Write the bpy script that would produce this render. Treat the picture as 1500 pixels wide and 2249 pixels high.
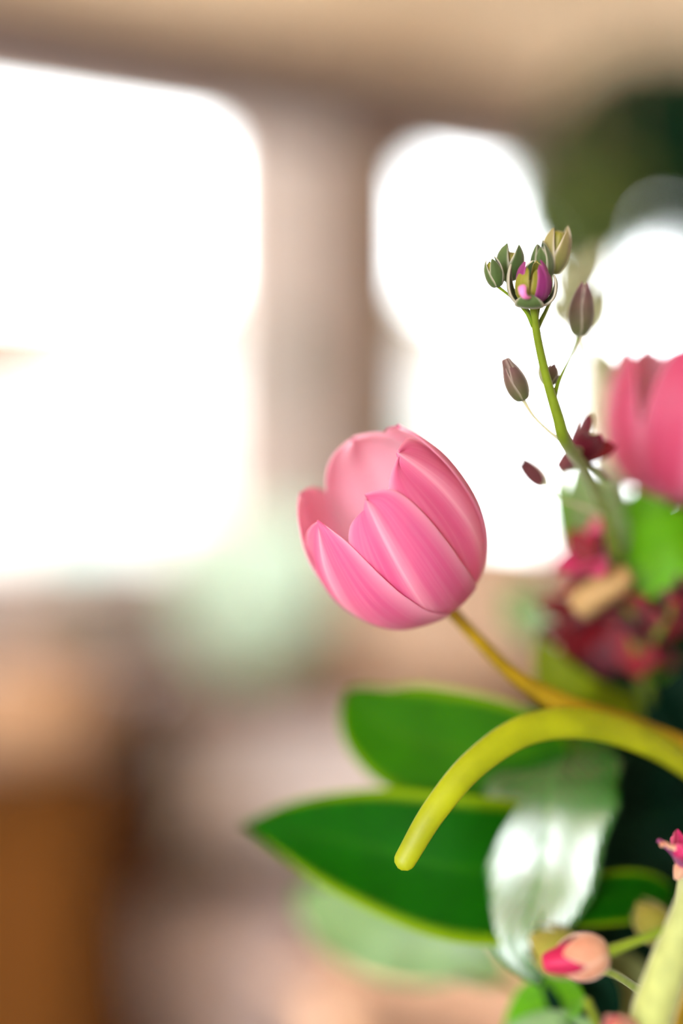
import bpy, bmesh, math, random
from mathutils import Vector, Matrix, noise

for o in list(bpy.data.objects):
    bpy.data.objects.remove(o, do_unlink=True)
C = bpy.context.scene.collection
V = Vector
random.seed(7)

# ---------------------------------------------------------------- camera
LENS, SENSOR = 50.0, 36.0
F = LENS / SENSOR * 2249.0                      # focal length in pixels
CAM = V((0.0, 0.0, 1.30))
cam = bpy.data.cameras.new('camera')
cam.sensor_fit = 'VERTICAL'
cam.sensor_height = SENSOR
cam.sensor_width = 24.0
cam.lens = LENS
cam.clip_start = 0.02
cam.dof.use_dof = True
cam.dof.focus_distance = 0.418
cam.dof.aperture_fstop = 1.35
camo = bpy.data.objects.new('camera', cam)
C.objects.link(camo)
camo.location = CAM
camo.rotation_euler = (math.pi / 2, 0, 0)
bpy.context.scene.camera = camo

# ---------------------------------------------------------------- sky, lamps, exposure
SKY = 9.0
w = bpy.data.worlds.new('overcast_sky')
bpy.context.scene.world = w
w.use_nodes = True
bg = w.node_tree.nodes['Background']
bg.inputs[0].default_value = (0.95, 0.975, 1.0, 1)
bg.inputs[1].default_value = SKY
vs = bpy.context.scene.view_settings
vs.view_transform = 'Standard'
vs.look = 'None'
vs.gamma = 1.0
vs.use_curve_mapping = False
vs.exposure = 0.62


def area(name, loc, target, sx, sy, power, col=(1, 1, 1)):
    l = bpy.data.lights.new(name, 'AREA')
    l.shape = 'RECTANGLE'
    l.size, l.size_y = sx, sy
    l.energy = power
    l.color = col
    o = bpy.data.objects.new(name, l)
    C.objects.link(o)
    o.location = loc
    o.rotation_euler = (V(target) - V(loc)).to_track_quat('-Z', 'Y').to_euler()
    return o


# added fill light, unseen at rear left; also whitens the glossy leaf
area('added_fill_light', (-2.0, -2.95, 1.75), (-2.0, 0.5, 1.55), 1.7, 1.3, 105, (0.95, 0.98, 1.0))


# ---------------------------------------------------------------- helpers
def srgb(r, g, b):
    f = lambda c: (c / 255 / 12.92) if c / 255 <= 0.04045 else ((c / 255 + 0.055) / 1.055) ** 2.4
    return (f(r), f(g), f(b), 1.0)


def at(px, py, d):
    """a point of the place: d metres ahead of the lens, px / py in frame pixels"""
    return CAM + V(((px - 750) / F * d, d, (1124.5 - py) / F * d))


ORG = {}


def link(name, me, parent=None, origin=None):
    o = bpy.data.objects.new(name, me)
    C.objects.link(o)
    org = V(origin) if origin is not None else V((0, 0, 0))
    ORG[o] = org
    if parent is not None:
        o.parent = parent
        o.location = org - ORG[parent]
    else:
        o.location = org
    return o


def tag(o, label=None, cat=None, group=None, kind=None):
    if label: o['label'] = label
    if cat: o['category'] = cat
    if group: o['group'] = group
    if kind: o['kind'] = kind
    return o


def thing(name, loc, label, cat, group=None):
    return tag(link(name, None, None, loc), label, cat, group)


def build(name, verts, faces, mat, parent=None, origin=None, smooth=True, uvs=None, mods=(), inside=None):
    if origin is None:
        n = len(verts)
        origin = sum((V(v) for v in verts), V()) / n
    origin = V(origin)
    me = bpy.data.meshes.new(name)
    me.from_pydata([V(v) - origin for v in verts], [], faces)
    if uvs is not None:
        lay = me.uv_layers.new(name='UVMap')
        for lp in me.loops:
            lay.data[lp.index].uv = uvs[lp.vertex_index]
    me.materials.append(mat)
    if inside: me.materials.append(inside)
    if smooth:
        for p in me.polygons: p.use_smooth = True
    me.update()
    o = link(name, me, parent, origin)
    for m in mods:
        if m[0] == 'solid':
            s = o.modifiers.new('thickness', 'SOLIDIFY'); s.thickness = m[1]; s.offset = 0
            if inside: s.material_offset = 1
        elif m[0] == 'sub':
            s = o.modifiers.new('smooth', 'SUBSURF'); s.levels = s.render_levels = m[1]
        elif m[0] == 'bevel':
            s = o.modifiers.new('bevel', 'BEVEL'); s.width = m[1]; s.segments = 3
            s.limit_method = 'ANGLE'
    return o


def grid_faces(nu, nv):
    f = []
    for j in range(nv):
        for i in range(nu):
            a = j * (nu + 1) + i
            f.append((a, a + 1, a + nu + 2, a + nu + 1))
    return f


def spline(pts, n):
    """Catmull-Rom through points of any dimension"""
    pts = [V(p) for p in pts]
    if len(pts) == 2:
        return [pts[0].lerp(pts[1], i / n) for i in range(n + 1)]
    q = [pts[0] * 2 - pts[1]] + pts + [pts[-1] * 2 - pts[-2]]
    out = []
    m = len(pts) - 1
    for k in range(n + 1):
        t = k / n * m
        i = min(int(t), m - 1)
        u = t - i
        a, b, c, d = q[i:i + 4]
        out.append(0.5 * ((2 * b) + (c - a) * u + (2 * a - 5 * b + 4 * c - d) * u * u + (3 * b - a - 3 * c + d) * u ** 3))
    return out


def tube(name, pts, radii, mat, parent=None, n=28, seg=12, flat=1.0, rough=0.0, origin=None):
    """a round stem swept along a spline with closed rounded ends"""
    cen = spline(pts, n)
    rr = [r[0] for r in spline([(r, 0, 0) for r in radii], n)] if len(radii) > 1 else [radii[0]] * (n + 1)
    verts, faces, uvs = [], [], []
    T0 = (cen[1] - cen[0]).normalized()
    N = T0.orthogonal().normalized()
    rings = []
    for i, c in enumerate(cen):
        T = (cen[min(i + 1, n)] - cen[max(i - 1, 0)]).normalized()
        N = (N - T * N.dot(T)).normalized()
        rings.append((c, T, N.copy(), rr[i], i / n))
    c, T, N_, r, t = rings[0]
    pre = [(c - T * r * s, T, N_, r * math.sqrt(max(1 - s * s, 0.0)), 0) for s in (0.98, 0.7, 0.35)]
    c, T, N_, r, t = rings[-1]
    post = [(c + T * r * s, T, N_, r * math.sqrt(max(1 - s * s, 0.0)), 1) for s in (0.35, 0.7, 0.98)]
    rings = pre + rings + post
    for c, T, N_, r, t in rings:
        B = T.cross(N_)
        for k in range(seg):
            a = 2 * math.pi * k / seg
            p = c + N_ * math.cos(a) * r + B * math.sin(a) * r * flat
            if rough:
                p += noise.noise_vector(p * 900) * rough
            verts.append(p); uvs.append((k / seg, t))
    m = len(rings)
    for j in range(m - 1):
        for k in range(seg):
            a, b = j * seg + k, j * seg + (k + 1) % seg
            faces.append((a, b, b + seg, a + seg))
    faces.append(tuple(range(seg - 1, -1, -1)))
    faces.append(tuple(range((m - 1) * seg, m * seg)))
    return build(name, verts, faces, mat, parent, origin if origin is not None else cen[0], True, uvs)


def leaf(name, mids, hw, mat, parent, fold=0.25, roll=0.0, wave=0.0, curl=0.0, p=(0.6, 0.85), seed=0, nu=10, nv=26, teeth=0, face=None):
    """a blade along a midrib; hw half width in metres, fold lifts both halves, roll turns it about the midrib"""
    cen = spline(mids, nv)
    verts, uvs = [], []
    a, b = p
    vm = a / (a + b)
    mx = vm ** a * (1 - vm) ** b
    for j, c in enumerate(cen):
        v = j / nv
        T = (cen[min(j + 1, nv)] - cen[max(j - 1, 0)]).normalized()
        look = V(face) if face else (CAM - c).normalized()
        N = (look - T * look.dot(T)).normalized()
        N.rotate(Matrix.Rotation(math.radians(roll), 3, T))
        S = T.cross(N)
        w = hw * (v ** a * (1 - v) ** b) / mx + hw * 0.012
        if teeth:
            w *= 1 + 0.10 * (abs((v * teeth) % 1.0 - 0.5) * 2 - 0.5)
        for i in range(nu + 1):
            u = i / nu * 2 - 1
            z = fold * abs(u) * w + curl * u * u * w
            z += wave * math.sin(v * 9 + seed + (1.7 if u > 0 else 0)) * abs(u) ** 1.5 * hw
            z += noise.noise(V((v * 3 + seed, u * 1.5, seed))) * 0.06 * hw
            verts.append(c + S * u * w + N * z)
            uvs.append((i / nu, v))
    return build(name, verts, grid_faces(nu, nv), mat, parent, cen[0], True, uvs, [('solid', 0.0004)])


class Frame:
    def __init__(s, base, axis, towards=None):
        s.o = V(base)
        s.a = V(axis).normalized()
        t = (V(towards) if towards is not None else CAM - s.o)
        s.x = (t - s.a * t.dot(s.a)).normalized()
        s.y = s.a.cross(s.x)

    def pt(s, ang, r, h):
        return s.o + s.a * h + (s.x * math.cos(ang) + s.y * math.sin(ang)) * r


def petal(name, fr, prof, ang, W, mat, parent, rs=1.0, hs=1.0, tip=0.5, lean=0.0, edge=0.0, rag=0.0, seed=0,
          nu=14, nv=22, thick=0.0005, base=0.75, skew=0.0, ridge=0.0, inside=None, asym=0.0):
    """a petal or sepal wrapped round the flower axis: prof is (radius, height), W its half width,
    tip the exponent of the end (small = blunt), lean opens the end, edge lifts the margins"""
    pr = spline([(r, h, 0) for r, h in prof], nv)
    a0 = math.radians(ang)
    verts, uvs = [], []
    for j in range(nv + 1):
        v = j / nv
        r, h = pr[j][0] * rs, pr[j][1] * hs
        r += lean * v * v
        s = max(math.sin(math.pi * min(v ** base, 1.0)), 0.0)
        if v > 0.5:
            ww = W * max(s, 0.0) ** tip
        else:
            ww = W * max(s, 0.0) ** 0.5
        for i in range(nu + 1):
            u = i / nu * 2 - 1
            half = min(ww / max(r, 1e-5), 1.12)
            aa = a0 + half * u + skew * v * v
            rr = r + edge * u * u * W * v
            hh = h + rag * W * noise.noise(V((u * 2.3 + seed, seed * 3.1, 0))) * v * v + asym * W * u * v ** 3
            rr += 0.05 * W * noise.noise(V((u * 2 + seed, v * 3, 5.0)))
            rr += ridge * W * math.exp(-(u / 0.16) ** 2) * v
            verts.append(fr.pt(aa, max(rr, 0.0002), hh))
            uvs.append((i / nu, v))
    return build(name, verts, grid_faces(nu, nv), mat, parent, fr.o, True, uvs, [('solid', thick), ('sub', 1)], inside)


def lathe(name, prof, mat, parent=None, base=(0, 0, 0), axis=(0, 0, 1), seg=40, ridges=0, amp=0.0, bump=0.0, smooth=True):
    fr = Frame(base, axis, (0.31, -1, 0.1))
    verts, faces, uvs = [], [], []
    for j, (r, h) in enumerate(prof):
        for k in range(seg):
            a = 2 * math.pi * k / seg
            q = r * (1 + amp * math.cos(ridges * a)) if ridges else r
            pnt = fr.pt(a, max(q, 1e-5), h)
            if bump:
                pnt = pnt + noise.noise_vector(pnt * 300) * bump
            verts.append(pnt); uvs.append((k / seg, j / max(len(prof) - 1, 1)))
    m = len(prof)
    for j in range(m - 1):
        for k in range(seg):
            a, b = j * seg + k, j * seg + (k + 1) % seg
            faces.append((a, b, b + seg, a + seg))
    faces.append(tuple(range(seg - 1, -1, -1)))
    faces.append(tuple(range((m - 1) * seg, m * seg)))
    return build(name, verts, faces, mat, parent, base, smooth, uvs)


def box(name, c, size, mat, parent=None, yaw=0.0, bevel=0.004, taper=1.0):
    """a box standing on point c (centre of its bottom)"""
    sx, sy, sz = size[0] / 2, size[1] / 2, size[2]
    R = Matrix.Rotation(math.radians(yaw), 3, 'Z')
    vs_ = []
    for z, t in ((0, taper), (sz, 1.0)):
        for x, y in ((-1, -1), (1, -1), (1, 1), (-1, 1)):
            vs_.append(V(c) + R @ V((x * sx * t, y * sy * t, z)))
    fs = [(3, 2, 1, 0), (4, 5, 6, 7), (0, 1, 5, 4), (1, 2, 6, 5), (2, 3, 7, 6), (3, 0, 4, 7)]
    return build(name, vs_, fs, mat, parent, c, False, None, [('bevel', bevel)] if bevel else [])


# ---------------------------------------------------------------- materials
def nodes(name):
    m = bpy.data.materials.new(name)
    m.use_nodes = True
    nt = m.node_tree
    return m, nt, nt.nodes['Principled BSDF'], nt.nodes['Material Output']


def noise_mix(nt, c1, c2, scale, stretch=(1, 1, 1), detail=4, coord='Object'):
    tc = nt.nodes.new('ShaderNodeTexCoord')
    mp = nt.nodes.new('ShaderNodeMapping')
    mp.inputs['Scale'].default_value = stretch
    nz = nt.nodes.new('ShaderNodeTexNoise')
    nz.inputs['Scale'].default_value = scale
    nz.inputs['Detail'].default_value = detail
    rp = nt.nodes.new('ShaderNodeValToRGB')
    rp.color_ramp.elements[0].position = 0.3
    rp.color_ramp.elements[1].position = 0.7
    rp.color_ramp.elements[0].color = c1
    rp.color_ramp.elements[1].color = c2
    nt.links.new(tc.outputs[coord], mp.inputs[0])
    nt.links.new(mp.outputs[0], nz.inputs['Vector'])
    nt.links.new(nz.outputs['Fac'], rp.inputs[0])
    return rp.outputs[0], nz.outputs['Fac']


def sc(c, k):
    return (min(c[0] * k, 1), min(c[1] * k, 1), min(c[2] * k, 1), 1)


def plain(name, col, rough=0.6, scale=8.0, var=0.12, stretch=(1, 1, 1), spec=0.4, metal=0.0, bump=0.0):
    m, nt, b, out = nodes(name)
    c, f = noise_mix(nt, sc(col, 1 - var), sc(col, 1 + var), scale, stretch)
    nt.links.new(c, b.inputs['Base Color'])
    b.inputs['Roughness'].default_value = rough
    b.inputs['Specular IOR Level'].default_value = spec
    b.inputs['Metallic'].default_value = metal
    if bump:
        bp = nt.nodes.new('ShaderNodeBump')
        bp.inputs['Strength'].default_value = bump
        bp.inputs['Distance'].default_value = 0.002
        nt.links.new(f, bp.inputs['Height'])
        nt.links.new(bp.outputs[0], b.inputs['Normal'])
    return m


def math_node(nt, op, a, b=None, clamp=False):
    n = nt.nodes.new('ShaderNodeMath')
    n.operation = op
    n.use_clamp = clamp
    for i, x in enumerate((a, b)):
        if x is None: continue
        if isinstance(x, (int, float)): n.inputs[i].default_value = x
        else: nt.links.new(x, n.inputs[i])
    return n.outputs[0]


def mix_col(nt, f, a, b):
    n = nt.nodes.new('ShaderNodeMix')
    n.data_type = 'RGBA'
    if isinstance(f, (int, float)): n.inputs['Factor'].default_value = f
    else: nt.links.new(f, n.inputs['Factor'])
    for k, x in (('A', a), ('B', b)):
        s = [i for i in n.inputs if i.name == k and i.type == 'RGBA'][0]
        if isinstance(x, tuple): s.default_value = x
        else: nt.links.new(x, s)
    return [o for o in n.outputs if o.type == 'RGBA'][0]


def thin(nt, b, out, col, fac, tint=None):
    """thin living tissue: surface shading mixed with light passing through"""
    tr = nt.nodes.new('ShaderNodeBsdfTranslucent')
    if tint: tr.inputs[0].default_value = tint
    else: nt.links.new(col, tr.inputs[0])
    mx = nt.nodes.new('ShaderNodeMixShader')
    mx.inputs[0].default_value = fac
    nt.links.new(b.outputs[0], mx.inputs[1])
    nt.links.new(tr.outputs[0], mx.inputs[2])
    nt.links.new(mx.outputs[0], out.inputs['Surface'])


def leaf_mat(name, col, vein, rough=0.35, spec=0.5, trans=0.25, tint=None, coat=0.0, edge=None, veins=9.0, vamt=0.5, bump=0.35):
    m, nt, b, out = nodes(name)
    uv = nt.nodes.new('ShaderNodeUVMap')
    sp = nt.nodes.new('ShaderNodeSeparateXYZ')
    nt.links.new(uv.outputs[0], sp.inputs[0])
    d = math_node(nt, 'ABSOLUTE', math_node(nt, 'SUBTRACT', sp.outputs[0], 0.5))
    mid = math_node(nt, 'SUBTRACT', 1.0, math_node(nt, 'MULTIPLY', d, 22.0), True)
    ph = math_node(nt, 'SUBTRACT', sp.outputs[1], math_node(nt, 'MULTIPLY', d, 0.55))
    wv = math_node(nt, 'SINE', math_node(nt, 'MULTIPLY', ph, veins * 6.283))
    wv = math_node(nt, 'MULTIPLY', math_node(nt, 'POWER', math_node(nt, 'ABSOLUTE', wv), 14.0), 0.45)
    vf = math_node(nt, 'MULTIPLY', math_node(nt, 'MAXIMUM', mid, wv), vamt)
    c0, f = noise_mix(nt, sc(col, 0.75), sc(col, 1.25), 60.0)
    c = mix_col(nt, vf, c0, vein)
    if edge:
        ef = math_node(nt, 'MULTIPLY', math_node(nt, 'SUBTRACT', d, 0.40), 10.0, True)
        c = mix_col(nt, ef, c, edge)
    nt.links.new(c, b.inputs['Base Color'])
    b.inputs['Roughness'].default_value = rough
    b.inputs['Specular IOR Level'].default_value = spec
    b.inputs['Coat Weight'].default_value = coat
    b.inputs['Coat Roughness'].default_value = 0.22
    bp = nt.nodes.new('ShaderNodeBump')
    bp.inputs['Strength'].default_value = bump
    bp.inputs['Distance'].default_value = 0.0006
    bp.invert = True
    nt.links.new(vf, bp.inputs['Height'])
    nt.links.new(bp.outputs[0], b.inputs['Normal'])
    thin(nt, b, out, c, trans, tint)
    return m


def petal_mat(name, col, pale, base, trans=0.4, rough=0.5, streak=1.0, tint=None, basew=0.16, edgew=1.0):
    m, nt, b, out = nodes(name)
    uv = nt.nodes.new('ShaderNodeUVMap')
    sp = nt.nodes.new('ShaderNodeSeparateXYZ')
    nt.links.new(uv.outputs[0], sp.inputs[0])
    u, v = sp.outputs[0], sp.outputs[1]
    d = math_node(nt, 'ABSOLUTE', math_node(nt, 'SUBTRACT', u, 0.5))
    mp = nt.nodes.new('ShaderNodeMapping')
    mp.inputs['Scale'].default_value = (26, 1.1, 1)
    nt.links.new(uv.outputs[0], mp.inputs[0])
    nz = nt.nodes.new('ShaderNodeTexNoise')
    nz.inputs['Scale'].default_value = 1.0
    nz.inputs['Detail'].default_value = 3.0
    nt.links.new(mp.outputs[0], nz.inputs['Vector'])
    st = math_node(nt, 'MULTIPLY', math_node(nt, 'SUBTRACT', nz.outputs['Fac'], 0.42), 2.2 * streak, True)
    # pale rib down the middle, widening to the base
    rib = math_node(nt, 'SUBTRACT', 1.0, math_node(nt, 'MULTIPLY', d, 9.0), True)
    rib = math_node(nt, 'MULTIPLY', rib, math_node(nt, 'ADD', 0.35, math_node(nt, 'MULTIPLY', st, 0.65)))
    rib = math_node(nt, 'MULTIPLY', rib, streak)
    ed = math_node(nt, 'MULTIPLY', math_node(nt, 'SUBTRACT', d, 0.36), 4.0 * edgew, True)
    f = math_node(nt, 'MAXIMUM', math_node(nt, 'MAXIMUM', rib, ed), math_node(nt, 'MULTIPLY', st, 0.28))
    c = mix_col(nt, f, col, pale)
    bf = math_node(nt, 'SUBTRACT', 1.0, math_node(nt, 'DIVIDE', v, basew), True)
    c = mix_col(nt, bf, c, base)
    nt.links.new(c, b.inputs['Base Color'])
    b.inputs['Roughness'].default_value = rough
    b.inputs['Specular IOR Level'].default_value = 0.3
    b.inputs['Sheen Weight'].default_value = 0.15
    bp = nt.nodes.new('ShaderNodeBump')
    bp.inputs['Strength'].default_value = 0.25
    bp.inputs['Distance'].default_value = 0.0004
    nt.links.new(nz.outputs['Fac'], bp.inputs['Height'])
    nt.links.new(bp.outputs[0], b.inputs['Normal'])
    thin(nt, b, out, c, trans, tint)
    return m


def fuzzy(name, c1, c2, sheen=0.8, trans=0.15, rough=0.7, scale=220.0, shc=(1, 0.95, 0.9, 1), rim=0.0):
    """hairy green tissue of stems and buds"""
    m, nt, b, out = nodes(name)
    uv = nt.nodes.new('ShaderNodeUVMap')
    sp = nt.nodes.new('ShaderNodeSeparateXYZ')
    nt.links.new(uv.outputs[0], sp.inputs[0])
    g = mix_col(nt, sp.outputs[1], c1, c2)
    if rim:
        dd = math_node(nt, 'ABSOLUTE', math_node(nt, 'SUBTRACT', sp.outputs[0], 0.5))
        g = mix_col(nt, math_node(nt, 'MULTIPLY', math_node(nt, 'MULTIPLY', math_node(nt, 'SUBTRACT', dd, 0.36), 7.0, True), rim), g, srgb(226, 216, 204))
    nzc, f = noise_mix(nt, (0.75, 0.75, 0.75, 1), (1, 1, 1, 1), scale)
    n = nt.nodes.new('ShaderNodeMix'); n.data_type = 'RGBA'; n.blend_type = 'MULTIPLY'
    n.inputs['Factor'].default_value = 1.0
    ins = [i for i in n.inputs if i.type == 'RGBA']
    nt.links.new(g, ins[0]); nt.links.new(nzc, ins[1])
    col = [o for o in n.outputs if o.type == 'RGBA'][0]
    nt.links.new(col, b.inputs['Base Color'])
    b.inputs['Roughness'].default_value = rough
    b.inputs['Specular IOR Level'].default_value = 0.25
    b.inputs['Sheen Weight'].default_value = sheen
    b.inputs['Sheen Roughness'].default_value = 0.4
    b.inputs['Sheen Tint'].default_value = shc
    thin(nt, b, out, col, trans)
    return m


def glass(name):
    m, nt, b, out = nodes(name)
    nt.nodes.remove(b)
    t = nt.nodes.new('ShaderNodeBsdfTransparent')
    t.inputs[0].default_value = (0.97, 0.985, 0.98, 1)
    g = nt.nodes.new('ShaderNodeBsdfGlossy')
    g.inputs['Roughness'].default_value = 0.03
    fr = nt.nodes.new('ShaderNodeFresnel')
    fr.inputs[0].default_value = 1.3
    mx = nt.nodes.new('ShaderNodeMixShader')
    nt.links.new(fr.outputs[0], mx.inputs[0])
    nt.links.new(t.outputs[0], mx.inputs[1])
    nt.links.new(g.outputs[0], mx.inputs[2])
    nt.links.new(mx.outputs[0], out.inputs['Surface'])
    return m


M = {}
M['ceiling'] = plain('tan_ceiling', srgb(246, 218, 182), 0.85, 3, 0.06)
M['wall'] = plain('greige_wall', srgb(226, 216, 212), 0.85, 5, 0.06)
M['header'] = plain('grey_header_paint', srgb(110, 96, 92), 0.8, 5, 0.08)
M['sill_wall'] = plain('low_wall_paint', srgb(168, 156, 150), 0.85, 5, 0.08)
M['frame_pale'] = plain('pale_frame_paint', srgb(232, 214, 204), 0.5, 12, 0.04)
M['post'] = plain('brown_post_wood', srgb(124, 98, 76), 0.6, 6, 0.15, (1, 1, 0.15))
M['floor'] = plain('pale_floor', srgb(222, 218, 212), 0.7, 4, 0.12)
M['counter'] = plain('rust_brown_wood', srgb(104, 68, 38), 0.75, 9, 0.2, (0.2, 1, 1), spec=0.15)
M['cabinet'] = plain('orange_brown_wood', srgb(90, 54, 16), 0.8, 7, 0.25, (1, 1, 0.12), spec=0.1)
M['dark_gap'] = plain('dark_shelf_back', srgb(60, 56, 50), 0.8, 6, 0.15)
M['mauve_box'] = plain('mauve_grey_card', srgb(206, 196, 194), 0.8, 10, 0.06)
M['lilac'] = plain('pale_lilac_wicker', srgb(232, 216, 216), 0.8, 30, 0.08, bump=0.3)
def frosted(name, col, fac, rough=0.4):
    m, nt, b, out = nodes(name)
    c, f = noise_mix(nt, sc(col, 0.97), sc(col, 1.03), 10.0)
    nt.links.new(c, b.inputs['Base Color'])
    b.inputs['Roughness'].default_value = rough
    thin(nt, b, out, c, fac)
    return m


M['mint'] = frosted('pale_mint_frosted_glass', srgb(228, 240, 230), 0.7)
M['peach'] = frosted('peach_frosted_glass', srgb(255, 230, 208), 0.7)
M['tan_pot'] = plain('tan_clay', srgb(178, 142, 110), 0.7, 9, 0.08)
M['grey_pot'] = plain('grey_mauve_clay', srgb(172, 156, 148), 0.7, 9, 0.06)
M['soil'] = plain('dark_soil', srgb(58, 42, 32), 0.95, 60, 0.3)
M['tray'] = plain('pale_tray_wood', srgb(240, 200, 168), 0.6, 8, 0.08, (0.2, 1, 1))
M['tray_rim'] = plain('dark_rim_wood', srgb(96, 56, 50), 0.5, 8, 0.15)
M['teal'] = plain('grey_teal_enamel', srgb(120, 140, 136), 0.4, 10, 0.05)
M['rope'] = plain('jute_cord', srgb(150, 130, 100), 0.9, 60, 0.2)
M['street'] = plain('pale_paving', srgb(176, 174, 172), 0.85, 0.8, 0.03)
M['facade'] = plain('white_render', srgb(156, 152, 148), 0.85, 0.6, 0.02)
M['awning'] = plain('orange_canvas', srgb(104, 58, 34), 0.8, 2, 0.05)
M['shop_dark'] = plain('tan_shutter', srgb(112, 100, 84), 0.8, 2, 0.04)
M['glass'] = glass('window_glass')
M['table'] = plain('flower_table_wood', srgb(150, 112, 76), 0.6, 6, 0.2, (0.15, 1, 1))

PINK = petal_mat('pink_tulip_petal', srgb(192, 90, 142), srgb(236, 198, 220), srgb(190, 168, 140), 0.45, tint=srgb(240, 140, 178), streak=1.25)
PINKIN = petal_mat('pale_petal_inside_glow', srgb(254, 218, 232), srgb(255, 240, 246), srgb(236, 226, 200), 0.5, tint=srgb(255, 200, 222))  # inner face naturally paler, whitened further so the colour carries window glow
PINK2 = petal_mat('deep_pink_tulip_petal', srgb(172, 56, 98), srgb(220, 150, 182), srgb(206, 170, 150), 0.35, tint=srgb(230, 110, 150))
STEM = leaf_mat('tulip_stem_green', srgb(158, 130, 8), srgb(170, 150, 40), 0.45, 0.4, 0.25, vamt=0.0)
TLEAF = leaf_mat('tulip_leaf_lime', srgb(158, 168, 14), srgb(188, 190, 60), 0.45, 0.4, 0.35, srgb(180, 200, 10), veins=0.0, vamt=0.3)
LEAF = leaf_mat('broad_leaf_green', srgb(6, 70, 0), srgb(34, 96, 2), 0.6, 0.05, 0.2, srgb(110, 190, 0), edge=srgb(120, 150, 6))
LEAFB = leaf_mat('mid_leaf_green', srgb(38, 92, 0), srgb(64, 110, 4), 0.6, 0.05, 0.35, srgb(110, 190, 0), edge=srgb(128, 160, 10))
LEAFG = leaf_mat('glossy_leaf_green', srgb(16, 84, 22), srgb(70, 130, 60), 0.26, 0.9, 0.08, srgb(60, 150, 10), coat=0.6, bump=1.0)
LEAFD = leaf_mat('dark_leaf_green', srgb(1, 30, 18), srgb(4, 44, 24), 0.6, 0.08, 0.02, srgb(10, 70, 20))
LEAFY = leaf_mat('yellow_green_leaf', srgb(112, 128, 8), srgb(140, 150, 30), 0.55, 0.15, 0.35, srgb(150, 180, 4))
LEAFM = leaf_mat('mint_leaf_green', srgb(112, 148, 96), srgb(150, 180, 138), 0.35, 0.5, 0.3, srgb(140, 190, 90))
LEAFL = leaf_mat('bright_leaf_green', srgb(90, 158, 0), srgb(120, 180, 6), 0.45, 0.35, 0.4, srgb(110, 200, 2))
LEAFO = leaf_mat('olive_leaf', srgb(110, 118, 70), srgb(140, 140, 90), 0.5, 0.3, 0.2)
LEAFT = leaf_mat('trailing_olive_leaf', srgb(84, 104, 50), srgb(110, 124, 70), 0.5, 0.2, 0.15)
LEAFK = leaf_mat('deep_green_leaf', srgb(2, 40, 20), srgb(6, 54, 24), 0.55, 0.15, 0.08, srgb(30, 90, 10))
FUZZ = fuzzy('hairy_grey_green', srgb(54, 84, 28), srgb(78, 98, 54), 0.6, rim=0.6)
FUZZY = fuzzy('hairy_yellow_green', srgb(84, 104, 14), srgb(150, 138, 92), 0.6, rim=0.7)
FUZZM = fuzzy('hairy_mauve_green', srgb(66, 90, 34), srgb(104, 66, 76), 0.6, rim=0.35)
FUZZR = fuzzy('hairy_maroon', srgb(104, 54, 58), srgb(64, 10, 22), 0.4)
OLIV = fuzzy('hairy_olive', srgb(110, 120, 20), srgb(150, 140, 60), 0.4)
FUZZP = fuzzy('hairy_peach', srgb(216, 170, 140), srgb(206, 136, 110), trans=0.25, rim=0.4)
FUZZW = fuzzy('hairy_pale_grey_green', srgb(176, 188, 140), srgb(186, 186, 150), trans=0.5)
SSTEM = fuzzy('hairy_stem_green', srgb(118, 140, 22), srgb(108, 138, 6), sheen=0.5, trans=0.3)
SSTEMW = fuzzy('hairy_stem_pale', srgb(186, 200, 140), srgb(186, 198, 104), sheen=0.8, trans=0.3)
SSTEMC = fuzzy('hairy_stem_cream', srgb(232, 234, 200), srgb(232, 234, 206), sheen=0.6, trans=0.6)
YG = petal_mat('yellow_green_petal', srgb(132, 132, 34), srgb(180, 164, 110), srgb(80, 112, 10), 0.35, streak=0.4)
PURP = petal_mat('purple_petal', srgb(128, 34, 104), srgb(190, 100, 168), srgb(170, 160, 90), 0.3, streak=0.6)
CURL = petal_mat('pale_orchid_petal', srgb(226, 130, 200), srgb(246, 206, 236), srgb(226, 190, 160), 0.3)
MAG = petal_mat('magenta_petal', srgb(206, 40, 110), srgb(236, 140, 180), srgb(210, 190, 120), 0.35, streak=0.5)
RUBY = petal_mat('ruby_petal', srgb(168, 0, 66), srgb(200, 40, 100), srgb(210, 150, 120), 0.2, streak=0.4)
CRIM = petal_mat('crimson_petal', srgb(120, 0, 22), srgb(140, 4, 40), srgb(80, 0, 18), 0.12, streak=0.4, edgew=0.4)
MAR = petal_mat('maroon_petal', srgb(84, 0, 26), srgb(124, 30, 56), srgb(34, 2, 14), 0.15, streak=0.4, edgew=0.3)
CREAM = petal_mat('cream_petal', srgb(186, 152, 98), srgb(200, 170, 120), srgb(160, 150, 50), 0.3, streak=0.3)

# ---------------------------------------------------------------- the room
DIRW = V((0.848, 0.53, 0)).normalized()          # the window wall runs away to the right
INN = V((0.53, -0.848, 0)).normalized()          # its inner side
W0 = V((0, 4.0, 0))
YAW = math.degrees(math.atan2(DIRW.y, DIRW.x))


def wp(s, inn=0.0, z=0.0):
    return W0 + DIRW * s + INN * inn + V((0, 0, z))


def wallbox(name, s0, s1, z0, z1, mat, parent=None, t=0.16, inn=0.0, bevel=0.004):
    c = wp((s0 + s1) / 2, inn - t / 2, z0)
    return box(name, c, (s1 - s0, t, z1 - z0), mat, parent, YAW, bevel)


CEIL = 2.55
WT = 2.35        # window tops
SILL = 1.16
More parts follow.
